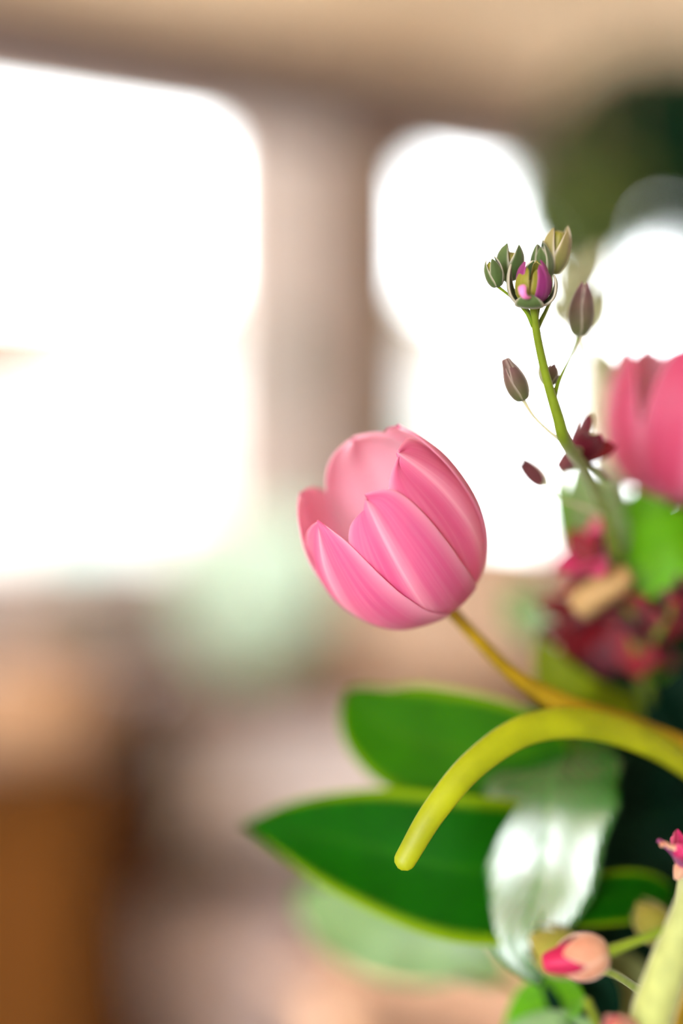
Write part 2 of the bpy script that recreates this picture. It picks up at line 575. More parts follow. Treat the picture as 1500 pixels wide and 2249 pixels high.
# rear wall behind the camera, left opening added for the fill light
for n_, x0, x1, z0, z1 in (('wall_rear', -1.1, 4.2, 0, CEIL), ('trim_8', -4.1, -2.9, 0, CEIL), ('trim_9', -2.9, -1.1, 0, 1.05), ('trim_10', -2.9, -1.1, 2.45, CEIL)):
    tag(box(n_, ((x0 + x1) / 2, -3.05, z0), (x1 - x0, 0.1, z1 - z0), M['wall'], None, 0, 0.0), kind='structure')
fl = tag(build('floor', [(-4, -3, 0), (5, -3, 0), (5, 7.5, 0), (-4, 7.5, 0)], [(0, 1, 2, 3)], M['floor'], None, (0, 0, 0), False), kind='structure')
a, b_ = wp(-4.6, -0.16, 0), wp(5.0, -0.16, 0)
cz = [a + V((0, 0, CEIL)), b_ + V((0, 0, CEIL)), V((5, -3, CEIL)), V((-4, -3, CEIL))]
cz = cz + [p + V((0, 0, 0.12)) for p in cz]
tag(build('ceiling', cz, [(3, 2, 1, 0), (4, 5, 6, 7), (0, 1, 5, 4), (1, 2, 6, 5), (2, 3, 7, 6), (3, 0, 4, 7)], M['ceiling'], None, (0, 0, CEIL), False), kind='structure')
tag(wallbox('wall_back', -4.6, 5.0, 0.0, SILL, M['sill_wall']), kind='structure')
tag(wallbox('trim_1', -4.6, 5.0, WT, CEIL, M['header'], inn=0.05, t=0.21), kind='structure')
tag(wallbox('trim_2', -0.32, 0.02, SILL, WT, M['wall']), kind='structure')
tag(wallbox('trim_3', 0.0, 0.23, 0.0, WT, M['post'], t=0.22, inn=0.06), kind='structure')
tag(wallbox('trim_4', 0.86, 0.96, SILL, WT, M['frame_pale']), kind='structure')
tag(wallbox('trim_5', 1.75, 5.0, SILL, WT, M['wall']), kind='structure')
tag(wallbox('trim_6', -4.6, -1.75, SILL, WT, M['wall']), kind='structure')
tag(wallbox('trim_7', -4.6, 5.0, SILL - 0.03, SILL, M['frame_pale'], inn=0.09, t=0.26), kind='structure')


def window(n, s0, s1):
    root = tag(link('window_%d' % n, None, None, wp((s0 + s1) / 2, -0.05, SILL)), kind='structure')
    f = 0.035
    for x0, x1, z0, z1 in ((s0, s0 + f, SILL, WT), (s1 - f, s1, SILL, WT), (s0 + f, s1 - f, SILL, SILL + f), (s0 + f, s1 - f, WT - f, WT)):
        wallbox('window_frame', x0, x1, z0, z1, M['frame_pale'], root, 0.06, -0.05, 0.003)
    wallbox('window_pane', s0 + f, s1 - f, SILL + f, WT - f, M['glass'], root, 0.006, -0.07, 0)


window(1, -1.75, -0.32)
window(2, 0.23, 0.86)
window(3, 0.96, 1.75)
# side and rear walls out of the picture, the rear open at the added fill light
tag(box('wall_left', (-4.05, 0.6, 0), (0.1, 7.4, CEIL), M['wall'], None, 0, 0.004), kind='structure')
tag(box('wall_right', (4.0, 1.9, 0), (0.1, 9.8, CEIL), M['wall'], None, 0, 0.004), kind='structure')

# ---------------------------------------------------------------- outside
tag(build('street', [(-60, 2, -0.05), (60, 2, -0.05), (60, 70, -0.05), (-60, 70, -0.05)], [(0, 1, 2, 3)], M['street'], None, (0, 20, -0.05), False), kind='structure')
hs = thing('building', (-3.5, 15, -0.05), 'low pale building across the street, overexposed beyond the large window', 'building')
box('facade', (-3.2, 15.0, -0.05), (9.0, 3.0, 3.0), M['facade'], hs, 0, 0.02)
box('roof_edge', (-3.2, 14.95, 2.95), (9.2, 3.3, 0.40), M['shop_dark'], hs, 0, 0.02)
aw = box('awning', (-3.75, 12.95, 2.6), (2.1, 0.7, 0.62), M['awning'], hs, 0, 0.03)
for i in range(3):
    fr_ = box('window', (-2.4 + i * 1.5, 13.48, 0.9), (0.8, 0.08, 1.2), M['shop_dark'], hs, 0, 0.01)
    box('pane', (-2.4 + i * 1.5, 13.43, 0.96), (0.66, 0.02, 1.08), M['teal'], fr_, 0, 0.004)

# ---------------------------------------------------------------- workbench along the windows
BZ = 0.985
wb = thing('workbench', (0.07, 2.85, 0), 'rust-brown wooden workbench with open shelves below the windows', 'workbench')
box('worktop', (0.07, 2.85, BZ - 0.045), (1.62, 0.62, 0.045), M['counter'], wb, 4, 0.006)
box('shelf', (0.07, 2.90, 0.655), (1.54, 0.52, 0.03), M['counter'], wb, 4, 0.004)
box('shelf', (0.07, 2.90, 0.20), (1.54, 0.52, 0.03), M['counter'], wb, 4, 0.004)
box('back_panel', (0.06, 3.15, 0.03), (1.56, 0.02, BZ - 0.08), M['dark_gap'], wb, 4, 0.002)
for x, y in ((-0.68, 2.56), (-0.70, 3.06), (0.84, 2.64), (0.80, 3.14)):
    box('leg', (x, y, 0), (0.06, 0.06, BZ - 0.045), M['counter'], wb, 4, 0.004)

cb = thing('wooden_cabinet', (-0.55, 2.05, 0), 'orange-brown wooden cabinet with a plank front, left of the shelves', 'cabinet')
CT = 0.905
box('body', (-0.56, 2.15, 0), (0.44, 0.46, CT), M['cabinet'], cb, 0, 0.006)
box('top', (-0.56, 2.14, CT), (0.47, 0.50, 0.03), M['cabinet'], cb, 0, 0.006)
for k in range(2):
    dr = box('door', (-0.665 + k * 0.21, 1.91, 0.06), (0.20, 0.02, CT - 0.10), M['cabinet'], cb, 0, 0.004)
    lathe('knob', [(0.006, 0), (0.006, 0.012), (0.013, 0.018), (0.013, 0.026), (0.004, 0.03)], M['tray_rim'], dr, (-0.585 + k * 0.05, 1.90, 0.5), (0, -1, 0), 16)


def pot(name, base, r, h, mat, label, rim=0.012, cat='pot', thin_wall=False):
    o = thing(name, base, label, cat)
    t = 0.008
    prof = [(r * 0.72, 0), (r * 0.80, h * 0.12), (r * 0.94, h * 0.55), (r * 0.98, h - 0.03), (r * 0.98 + rim, h - 0.028), (r * 0.98 + rim, h),
            (r * 0.98 - t, h), (r * 0.9, h * 0.6), (r * 0.7, 0.02)]
    lathe('body', prof[:6] if thin_wall else prof, mat, o, base)
    if not thin_wall: lathe('soil', [(r * 0.2, h * 0.8), (r * 0.9, h * 0.82), (r * 0.2, h * 0.84)], M['soil'], o, base, (0, 0, 1), 24)
    return o


def plant(o, top, n, length, hw, mat, spread=1.0, up=1.0, seed=0, trail=0.0):
    rnd = random.Random(seed)
    for i in range(n):
        a = rnd.uniform(0, 2 * math.pi)
        d = V((math.cos(a), math.sin(a), 0))
        L = length * rnd.uniform(0.6, 1.1)
        e = rnd.uniform(0.3, 1.0) * spread
        st = V(top) + d * 0.02
        m1 = st + d * L * 0.45 * e + V((0, 0, L * 0.5 * up))
        m2 = st + d * L * 0.9 * e + V((0, 0, L * (0.65 * up - trail)))
        leaf('leaf', [st, m1, m2], hw * rnd.uniform(0.7, 1.2), mat, o, 0.2, 0, 0.1, 0, seed=i, nu=4, nv=8, face=(d + V((rnd.uniform(-.5, .5), rnd.uniform(-.5, .5), 0.5))))


# things on the bench
MB = (-0.175, 2.72, BZ)
mb = thing('mint_bowl', MB, 'deep pale mint frosted glass bowl standing on the bench', 'bowl')
bw = [(0.06, 0.012), (0.09, 0.03), (0.125, 0.08), (0.145, 0.15), (0.150, 0.22), (0.150, 0.31), (0.145, 0.31), (0.145, 0.22), (0.140, 0.15), (0.12, 0.085), (0.085, 0.037), (0.03, 0.02)]
lathe('body', bw, M['mint'], mb, MB)
lathe('foot', [(0.06, 0.0), (0.064, 0.004), (0.056, 0.014)], M['mint'], mb, MB)

g1 = pot('flower_pot', (-0.50, 2.78, BZ), 0.075, 0.12, M['grey_pot'], 'small grey-mauve clay pot with an olive-leaved herb, beside the mint bowl')
plant(g1, (-0.50, 2.78, BZ + 0.1), 26, 0.13, 0.026, LEAFO, 0.9, 0.6, 3)
g2 = pot('flower_pot', (-0.66, 2.95, BZ), 0.085, 0.16, M['grey_pot'], 'taller grey-mauve clay pot nearest the left edge of the bench')
plant(g2, (-0.66, 2.95, BZ + 0.13), 12, 0.09, 0.016, LEAFO, 0.9, 0.6, 4)

pp = pot('lidded_jar', (0.20, 2.70, BZ), 0.215, 0.27, M['peach'], 'large round peach frosted glass jar behind the tulip head', 0.0, 'jar', True)
lathe('lid', [(0.225, 0.27), (0.228, 0.278), (0.10, 0.292), (0.025, 0.296), (0.03, 0.312), (0.01, 0.32)], M['peach'], pp, (0.20, 2.70, BZ))

sb = wp(0.26, 0.02, SILL)
g3 = pot('flower_pot', sb, 0.05, 0.09, M['grey_pot'], 'small pot of olive-beige leaves on the window ledge above the tulip')
plant(g3, sb + V((0, 0, 0.07)), 34, 0.17, 0.03, LEAFO, 0.8, 0.9, 6)

# on the cabinet and the shelves
JB = (-0.455, 2.10, CT + 0.03)
tp = thing('tan_jar', JB, 'squat round tan clay jar with a lid on the cabinet top', 'jar')
lathe('body', [(0.065, 0), (0.095, 0.02), (0.115, 0.06), (0.108, 0.105), (0.075, 0.13)], M['tan_pot'], tp, JB)
lathe('lid', [(0.08, 0.13), (0.082, 0.138), (0.04, 0.15), (0.014, 0.155), (0.016, 0.17), (0.004, 0.176)], M['tan_pot'], tp, JB)

bx = thing('storage_box', (-0.10, 2.74, 0.685), 'mauve-grey lidded storage box on the upper shelf of the bench', 'box')
box('body', (-0.10, 2.74, 0.685), (0.42, 0.30, 0.20), M['mauve_box'], bx, 4, 0.006)
box('lid', (-0.10, 2.74, 0.875), (0.44, 0.32, 0.045), M['mauve_box'], bx, 4, 0.006)
BB = (-0.205, 2.78, 0.23)
bx = thing('storage_basket', BB, 'pale lilac basket with a rolled rim on the lower shelf', 'basket')
lathe('body', [(0.13, 0), (0.155, 0.02), (0.185, 0.16), (0.19, 0.32), (0.18, 0.32), (0.16, 0.1), (0.1, 0.02)], M['lilac'], bx, BB, (0, 0, 1), 40, 20, 0.012)
lathe('rim', [(0.185, 0.305), (0.2, 0.31), (0.202, 0.325), (0.19, 0.335), (0.18, 0.325)], M['lilac'], bx, BB)
lathe('lid', [(0.05, 0.318), (0.182, 0.32), (0.17, 0.335), (0.02, 0.35)], M['lilac'], bx, BB)

# low tray table
TZ, TC, TY = 0.775, V((0.285, 1.615, 0)), 53.0
tt = thing('tray_table', (TC.x, TC.y, 0), 'pale wooden tray table with a dark raised rim, lowest behind the leaves', 'table')
box('top', TC + V((0, 0, TZ)), (0.5, 0.5, 0.02), M['tray'], tt, TY, 0.004)
RT = Matrix.Rotation(math.radians(TY), 3, 'Z')
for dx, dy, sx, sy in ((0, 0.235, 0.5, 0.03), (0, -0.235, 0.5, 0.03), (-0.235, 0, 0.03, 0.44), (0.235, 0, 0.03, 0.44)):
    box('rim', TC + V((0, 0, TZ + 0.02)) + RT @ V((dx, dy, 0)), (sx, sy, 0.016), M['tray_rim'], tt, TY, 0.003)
for dx, dy in ((-1, -1), (1, -1), (1, 1), (-1, 1)):
    box('leg', TC + RT @ V((dx * 0.21, dy * 0.21, 0)), (0.035, 0.035, TZ), M['tray'], tt, TY, 0.003)

# lantern on the post strip
ln = thing('wall_lantern', wp(-0.215, 0.05, 1.62), 'small grey-teal enamel lantern hung on the strip beside the large window', 'lantern')
lc = wp(-0.215, 0.05, 1.62)
lathe('body', [(0.02, 0), (0.03, 0.01), (0.03, 0.13), (0.02, 0.15)], M['teal'], ln, lc, (0, 0, 1), 20)
lathe('cap', [(0.036, 0.15), (0.034, 0.16), (0.015, 0.18), (0.006, 0.185)], M['teal'], ln, lc, (0, 0, 1), 20)
tube('hook', [lc + V((0, 0, 0.18)), lc + V((0, 0, 0.215)), lc + V((0, 0, 0.23)) - INN * 0.052], [0.003], M['teal'], ln, 10, 8)

# hanging plants by the right windows
def hanging(base, label, mound, strands, mat, seed, r_ball=0.2, squash=0.7):
    o = thing('hanging_plant', base, label, 'plant', None)
    b = V(base)
    rnd = random.Random(seed)
    r, h = 0.10, 0.13
    lathe('pot', [(0.05, 0), (0.075, 0.03), (r, h), (r - 0.01, h), (0.07, 0.04), (0.04, 0.02)], M['soil'], o, b)
    for k in range(3):
        a = 2 * math.pi * k / 3 + 0.4
        tube('cord', [b + V((math.cos(a) * r, math.sin(a) * r, h - 0.005)), V((b.x, b.y, CEIL))], [0.003], M['rope'], o, 4, 6)
    top = b + V((0, 0, h - 0.01))
    for i in range(mound[0]):                     # a dome of leaves over the pot
        d = V((rnd.gauss(0, 1), rnd.gauss(0, 1), rnd.gauss(0.05, 0.7))).normalized()
        L = mound[1] * rnd.uniform(0.75, 1.15)
        q = V((d.x, d.y, d.z * squash)) * r_ball * rnd.uniform(0.35, 0.75)
        s0 = top + q
        leaf('leaf', [s0, s0 + d * L * 0.5 + V((0, 0, 0.01)), s0 + d * L * 0.8 - V((0, 0, L * 0.45))], mound[2] * rnd.uniform(0.8, 1.2), mat, o, 0.2, 0, 0.1, 0, seed=i, nu=4, nv=8, face=(d + V((rnd.uniform(-.4, .4), -0.5, rnd.uniform(-.2, .4)))))
    n, length, lw, hw = strands
    for k in range(n):                            # trailing shoots with leaves down their length
        a = 2 * math.pi * k / max(n, 1) + rnd.uniform(-.2, .2)
        e = V((math.cos(a), math.sin(a), 0))
        Ls = length * rnd.uniform(0.6, 1.0)
        pts = [top + e * 0.05, top + e * (r + 0.02), top + e * (r + 0.01) * 0.8 + V((0, 0, -Ls * 0.5)), top + e * r * 0.45 + V((0, 0, -Ls))]
        tube('shoot', pts, [0.0025, 0.0015], mat, o, 12, 6)
        cs = spline(pts, 12)
        for j in range(3, 13):
            g = a + rnd.uniform(-1.4, 1.4)
            f = V((math.cos(g), math.sin(g), 0))
            leaf('leaf', [cs[j], cs[j] + f * lw * 0.35 - V((0, 0, lw * 0.4)), cs[j] + f * lw * 0.4 - V((0, 0, lw))], hw * rnd.uniform(0.8, 1.2), mat, o, 0.15, 0, 0.08, 0, seed=j, nu=4, nv=6, face=(f + V((rnd.uniform(-.3, .3), -0.6, 0.3))))
    return o


hanging(at(1465, 375, 2.9) - V((0, 0, 0.10)), 'dark green leafy plant hanging from the ceiling before the right window', (190, 0.19, 0.055), (0, 0, 0, 0), LEAFK, 11, 0.23, 0.75)
hanging(at(1272, 480, 2.6) - V((0, 0, 0.06)), 'olive green trailing plant hanging between the two right windows', (26, 0.07, 0.026), (12, 0.20, 0.06, 0.022), LEAFT, 12, 0.06, 0.7)

# ---------------------------------------------------------------- the flower table and vase (just below the picture)
VX, VY, VZ = 0.105, 0.47, 0.80
ft = thing('flower_table', (0.1, 0.5, 0), 'wooden table carrying the vase of flowers', 'table')
box('top', (0.1, 0.45, VZ - 0.04), (0.9, 0.55, 0.04), M['table'], ft, 0, 0.005)
for dx, dy in ((-1, -1), (1, -1), (1, 1), (-1, 1)):
    box('leg', (0.1 + dx * 0.40, 0.45 + dy * 0.22, 0), (0.05, 0.05, VZ - 0.04), M['table'], ft, 0, 0.004)
vz = thing('vase', (VX, VY, VZ), 'clear glass vase holding the bouquet', 'vase')
lathe('body', [(0.05, 0), (0.06, 0.01), (0.062, 0.14), (0.058, 0.25), (0.055, 0.25), (0.058, 0.14), (0.054, 0.015), (0.02, 0.012)], M['glass'], vz, (VX, VY, VZ))
MOUTH = V((VX, VY, VZ + 0.25))


def foot(k):
    a = k * 2.399
    r = 0.034 * ((k % 7) / 7 * 0.7 + 0.3)
    return [MOUTH + V((math.cos(a) * r, math.sin(a) * r, 0.0)), MOUTH + V((-math.cos(a) * r * 0.9, -math.sin(a) * r * 0.9, -0.2))]


# ---------------------------------------------------------------- tulips
TPS = 1.05
TP = [(0.0012, 0.0), (0.0095, 0.0008), (0.0180, 0.0055), (0.0238, 0.0140), (0.0262, 0.0240), (0.0260, 0.0335), (0.0242, 0.0420), (0.0212, 0.0490), (0.0180, 0.0545)]
TP = [(r * TPS, h * TPS) for r, h in TP]


def tulip(name, base, axis, petals, mat, stem_pts, stem_r, label, k):
    root = thing(name, foot(k)[1], label, 'tulip')
    fr = Frame(base, axis)
    for p in petals:
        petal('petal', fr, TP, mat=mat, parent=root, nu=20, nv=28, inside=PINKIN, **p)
    pts = [V(base) + fr.a * 0.001] + stem_pts + foot(k)
    tube('stem', pts, stem_r, STEM, root, 60, 14)
    return root, fr


TB = at(962, 1312, 0.454)
TA = V((-0.535, 0, 0.845)) * math.cos(math.radians(29)) + V((0, -1, 0)) * math.sin(math.radians(29))
tulip_petals = [
    dict(ang=170, W=0.0235, rs=0.93, hs=0.97, tip=0.5, rag=0.10, seed=1),
    dict(ang=112, W=0.0235, rs=0.96, hs=0.99, tip=0.5, rag=0.08, seed=2),
    dict(ang=-122, W=0.0200, rs=0.95, hs=0.90, tip=0.6, lean=0.005, rag=0.08, seed=3),
    dict(ang=52, W=0.0250, rs=0.96, hs=1.00, tip=0.45, rag=0.05, seed=4, lean=-0.003),
    dict(ang=-62, W=0.0232, rs=0.990, hs=0.91, tip=0.75, rag=0.05, seed=5, lean=0.002),
    dict(ang=-9, W=0.0165, rs=0.978, hs=0.94, tip=0.36, rag=0.16, asym=0.14, seed=6, lean=-0.0005, ridge=0.012),
]
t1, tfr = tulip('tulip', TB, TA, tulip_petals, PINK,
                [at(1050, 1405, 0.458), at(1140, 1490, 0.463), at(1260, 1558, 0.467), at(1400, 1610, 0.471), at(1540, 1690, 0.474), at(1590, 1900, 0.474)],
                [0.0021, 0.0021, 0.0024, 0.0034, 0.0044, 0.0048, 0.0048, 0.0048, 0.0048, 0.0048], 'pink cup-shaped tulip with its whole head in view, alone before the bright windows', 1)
# its narrow leaf arches over and droops
tube('leaf', [at(1545, 1700, 0.473), at(1430, 1632, 0.462), at(1290, 1590, 0.448), at(1160, 1602, 0.438), at(1045, 1675, 0.428), at(955, 1780, 0.422), at(890, 1888, 0.419)],
     [0.0056, 0.0056, 0.0054, 0.0050, 0.0044, 0.0039, 0.0033], TLEAF, t1, 60, 20, 0.55)

T2B = at(1493, 1100, 0.515)
T2A = V((0.05, -0.18, 1.0))
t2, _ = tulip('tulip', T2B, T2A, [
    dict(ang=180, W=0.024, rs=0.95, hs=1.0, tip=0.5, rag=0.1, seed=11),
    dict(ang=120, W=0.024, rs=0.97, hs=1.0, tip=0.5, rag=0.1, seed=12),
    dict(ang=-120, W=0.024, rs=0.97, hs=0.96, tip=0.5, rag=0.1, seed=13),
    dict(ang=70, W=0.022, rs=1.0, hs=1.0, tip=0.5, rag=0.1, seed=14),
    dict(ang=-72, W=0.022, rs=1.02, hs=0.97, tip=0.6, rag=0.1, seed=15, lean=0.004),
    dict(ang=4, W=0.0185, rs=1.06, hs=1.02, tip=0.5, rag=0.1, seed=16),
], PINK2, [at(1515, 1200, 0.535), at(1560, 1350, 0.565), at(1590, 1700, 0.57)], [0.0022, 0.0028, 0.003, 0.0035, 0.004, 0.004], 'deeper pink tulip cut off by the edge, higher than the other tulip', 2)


# ---------------------------------------------------------------- stock flowers
def bud(parent, b, t, hw, d1, d2, sep, core, k=4, open_=0.0, rot=0.0, cut=0.86, cl=0.9, label=None, seed=0, depth_ratio=1.0):
    B, T = at(b[0], b[1], d1), at(t[0], t[1], d2)
    ax = T - B
    L = ax.length
    Wd = hw * 0.001
    fr = Frame(B, ax)
    prof = [(0.0004, 0), (Wd * 0.55, L * 0.06), (Wd * 0.88, L * 0.25), (Wd * 0.95, L * 0.48), (Wd * 0.78, L * 0.72), (Wd * 0.48, L * cl * 0.98), (0.0002, L * cl)]
    sm = spline([(r, h, 0) for r, h in prof], 16)
    co = lathe('bud', [(max(p[0] * 0.9, 1e-4), p[1]) for p in sm], core, parent, B, ax, 20, 4, 0.05)
    if label: co['label'] = label
    sp = [(0.0006, 0), (Wd * 0.62, L * 0.05), (Wd * 0.97, L * 0.25), (Wd * (1.04 + open_ * 0.3), L * 0.5), (Wd * (0.86 + open_), L * 0.75), (Wd * (0.42 + open_ * 1.8), L * 1.0)]
    for i in range(k):
        petal('sepal', fr, sp, rot + 360 / k * i, Wd * 1.05, sep, co, 1.0 + 0.04 * (i % 2), cut + 0.12 * ((i * 7 + seed) % 3) / 2, tip=0.8, rag=0.08, seed=seed + i, nu=8, nv=12, thick=0.00035)
    return co


def stalk(parent, pts, r, mat=SSTEM, label=None):
    o = tube('stalk', pts, r, mat, parent, 18, 8)
    return o


s1 = thing('stock_flower', foot(3)[1], 'slender green stock stem topped by unopened buds, taller than the tulip', 'flower', None)
tube('stem', [at(1171, 668, 0.4185), at(1180, 740, 0.419), at(1200, 830, 0.420), at(1225, 915, 0.421), at(1243, 972, 0.426), at(1292, 1045, 0.456), at(1335, 1150, 0.482), at(1385, 1350, 0.505), at(1425, 1560, 0.535), at(1480, 1850, 0.552)] + foot(3),
     [0.0012, 0.00115, 0.0013, 0.0016, 0.0019, 0.0019, 0.0019, 0.0021, 0.0024, 0.0026, 0.003, 0.003], SSTEM, s1, 80, 14)
# top cluster
bud(s1, (1093, 630), (1076, 566), 2.5, 0.418, 0.417, FUZZ, YG, 4, 0.05, 20, 0.9, 0.85, seed=1)
stalk(s1, [at(1093, 629, 0.418), at(1122, 652, 0.4185), at(1155, 684, 0.4185), at(1172, 715, 0.419)], [0.00045, 0.0004, 0.0006, 0.0009])
bud(s1, (1112, 618), (1126, 538), 3.9, 0.428, 0.424, FUZZ, YG, 4, 0.10, 45, 0.95, 0.8, seed=2)
stalk(s1, [at(1112, 617, 0.428), at(1150, 670, 0.424), at(1174, 705, 0.420)], [0.0006, 0.0006, 0.0008])
bud(s1, (1190, 622), (1187, 538), 3.5, 0.430, 0.424, FUZZ, FUZZ, 5, -0.08, 0, 0.98, 0.92, seed=3)
stalk(s1, [at(1190, 620, 0.430), at(1183, 670, 0.424), at(1176, 705, 0.420)], [0.0006, 0.0006, 0.0008])
bud(s1, (1208, 602), (1232, 498), 3.9, 0.432, 0.426, FUZZY, YG, 4, 0.14, 45, 0.92, 0.9, 'yellow-green bud with pale pinkish sepals', seed=4)
stalk(s1, [at(1208, 600, 0.432), at(1206, 660, 0.428), at(1180, 720, 0.420)], [0.0006, 0.0006, 0.0008])
# the opening bud facing the lens
OB, OT = at(1168, 670, 0.4185), at(1170, 572, 0.4135)
ofr = Frame(OB, OT - OB)
mm = 0.001
oc = lathe('bud', [(0.0009, 0), (0.0035, 0.001), (0.0048, 0.0035), (0.0042, 0.006), (0.0015, 0.0072)], YG, s1, OB, OT - OB, 20, 4, 0.08)
oc['label'] = 'opening bud with yellow-green and purple petals in a woolly cup'
cup = [(0.0008, 0), (0.0044, 0.0006), (0.0066, 0.0034), (0.0072, 0.0068), (0.0070, 0.0098), (0.0062, 0.0125)]
for ang, hs_, ww in ((-96, 0.98, 4.0), (92, 0.72, 3.6), (178, 0.95, 4.6), (-8, 0.36, 4.8)):
    petal('sepal', ofr, cup, ang, ww * mm, FUZZ, oc, 1.0, hs_, tip=0.6, rag=0.05, seed=ang, nu=10, nv=14, thick=0.0007)
inn_ = [(0.0006, 0.0008), (0.0034, 0.0014), (0.0052, 0.0042), (0.0056, 0.0075), (0.0048, 0.0105), (0.0026, 0.0128)]
for ang, hs_, ww, mt, rs in ((-38, 0.92, 3.0, YG, 0.96), (22, 0.86, 2.6, YG, 0.95), (46, 0.95, 3.6, PURP, 1.03), (75, 1.06, 2.6, PURP, 0.85), (-62, 1.04, 3.2, PURP, 0.84), (150, 1.0, 3.2, YG, 0.8)):
    petal('inner_petal', ofr, inn_, ang, ww * mm, mt, oc, rs, hs_, tip=0.5, rag=0.3, seed=ang * 0.1, nu=10, nv=14, thick=0.0003)
tube('curled_petal', [at(1164, 654, 0.4105), at(1154, 652, 0.4085), at(1148, 643, 0.408), at(1147, 634, 0.4085)], [0.0005, 0.0008, 0.0010, 0.0013], CURL, oc, 12, 10, 0.6, 0.0001)
# lower buds
bud(s1, (1271, 738), (1284, 622), 3.6, 0.434, 0.430, FUZZM, FUZZM, 4, -0.1, 45, 0.92, 0.98, 'mauve-tipped grey-green bud on a long stalk', seed=5)
stalk(s1, [at(1271, 737, 0.434), at(1252, 785, 0.430), at(1228, 835, 0.424), at(1216, 872, 0.421)], [0.0005, 0.00045, 0.0006, 0.0009])
bud(s1, (1149, 880), (1110, 788), 3.0, 0.424, 0.424, FUZZM, FUZZM, 4, -0.06, 30, 0.90, 1.0, 'slim mauve bud on a thread-thin pale stalk', seed=6)
stalk(s1, [at(1149, 879, 0.424), at(1172, 915, 0.426), at(1208, 950, 0.426), at(1240, 972, 0.424)], [0.0006, 0.00045, 0.0005, 0.0008], SSTEMC)
bud(s1, (1192, 1066), (1142, 1010), 2.7, 0.456, 0.458, FUZZR, FUZZR, 4, 0.0, 30, 0.98, 0.95, 'small dark maroon bud', seed=7)
stalk(s1, [at(1192, 1065, 0.456), at(1225, 1095, 0.458), at(1270, 1110, 0.465), at(1328, 1136, 0.479)], [0.0005, 0.0004, 0.0005, 0.0008], SSTEMC)
bud(s1, (1205, 845), (1216, 805), 2.0, 0.426, 0.428, FUZZM, FUZZY, 4, 0.02, 0, 0.98, 0.9, seed=8)
bud(s1, (1199, 845), (1186, 800), 1.4, 0.430, 0.434, FUZZW, FUZZW, 4, 0.02, 0, 0.98, 0.9, seed=9)


def blossom(parent, c, d, size, tilt, mats, n=7, seed=0, label=None, calyx=None, opened=0.55):
    """a ruffled stock blossom, c in the frame at distance d, tilt its facing axis"""
    rnd = random.Random(seed)
    ax = V(tilt).normalized()
    B = at(c[0], c[1], d) - ax * size * 0.5
    fr = Frame(B, ax, (0.2, -0.3, 1))
    core = lathe('blossom', [(size * 0.10, -size * 0.3), (size * 0.17, -size * 0.12), (size * 0.2, 0.0), (size * 0.18, size * 0.14), (size * 0.05, size * 0.2)], calyx or FUZZ, parent, B, ax, 16, 4, 0.08)
    if label: core['label'] = label
    for i in range(n):
        ring = i % 2
        prof = [(size * 0.08, 0), (size * 0.22, size * 0.14), (size * (0.34 + 0.1 * ring), size * 0.32), (size * (0.46 + 0.22 * ring) * (0.7 + opened * 0.5), size * (0.55 - 0.15 * ring)), (size * (0.56 + 0.28 * ring) * (0.6 + opened * 0.7), size * (0.70 - 0.28 * ring))]
        petal('petal', fr, prof, 360 / n * i + rnd.uniform(-14, 14), size * rnd.uniform(0.26, 0.36), mats[i % len(mats)], core, 1, rnd.uniform(0.85, 1.15), tip=0.4, edge=rnd.uniform(-0.1, 0.15), rag=0.5, seed=seed * 3 + i, nu=8, nv=12, thick=0.0004)
    return core


blossom(s1, (1296, 975), 0.453, 0.0165, (0.6, 0.1, 0.45), [MAR, MAR, CRIM], 7, 1, 'dark maroon blossom seen from behind', FUZZR)
stalk(s1, [at(1272, 990, 0.444), at(1262, 986, 0.436), at(1248, 978, 0.428)], [0.0012, 0.001, 0.0012])
blossom(s1, (1282, 1215), 0.488, 0.0185, (-0.5, -0.2, 0.35), [MAG, MAG, CRIM], 9, 2, 'magenta-pink blossom', FUZZ, 0.7)
stalk(s1, [at(1310, 1225, 0.495), at(1340, 1235, 0.495), at(1358, 1245, 0.494)], [0.0014, 0.0014, 0.0016])
blossom(s1, (1335, 1395), 0.512, 0.0300, (-0.2, -0.35, -0.45), [CRIM, CRIM, MAR], 16, 3, 'large crimson blossom hanging downward', FUZZR, 0.75)
# pale calyx of the crimson blossom
lathe('calyx', [(0.0012, 0), (0.0036, 0.001), (0.0050, 0.006), (0.0052, 0.014), (0.0058, 0.021), (0.003, 0.023)], CREAM, s1, at(1385, 1258, 0.486), at(1275, 1325, 0.490) - at(1385, 1258, 0.486), 20, 4, 0.06)
blossom(s1, (1500, 1320), 0.490, 0.013, (0.3, -0.3, -0.1), [MAR, MAR, CRIM], 8, 4, 'dark maroon blossom at the edge', FUZZR, 0.6)
stalk(s1, [at(1480, 1330, 0.488), at(1440, 1400, 0.500), at(1404, 1440, 0.518)], [0.0012, 0.0012, 0.0014])
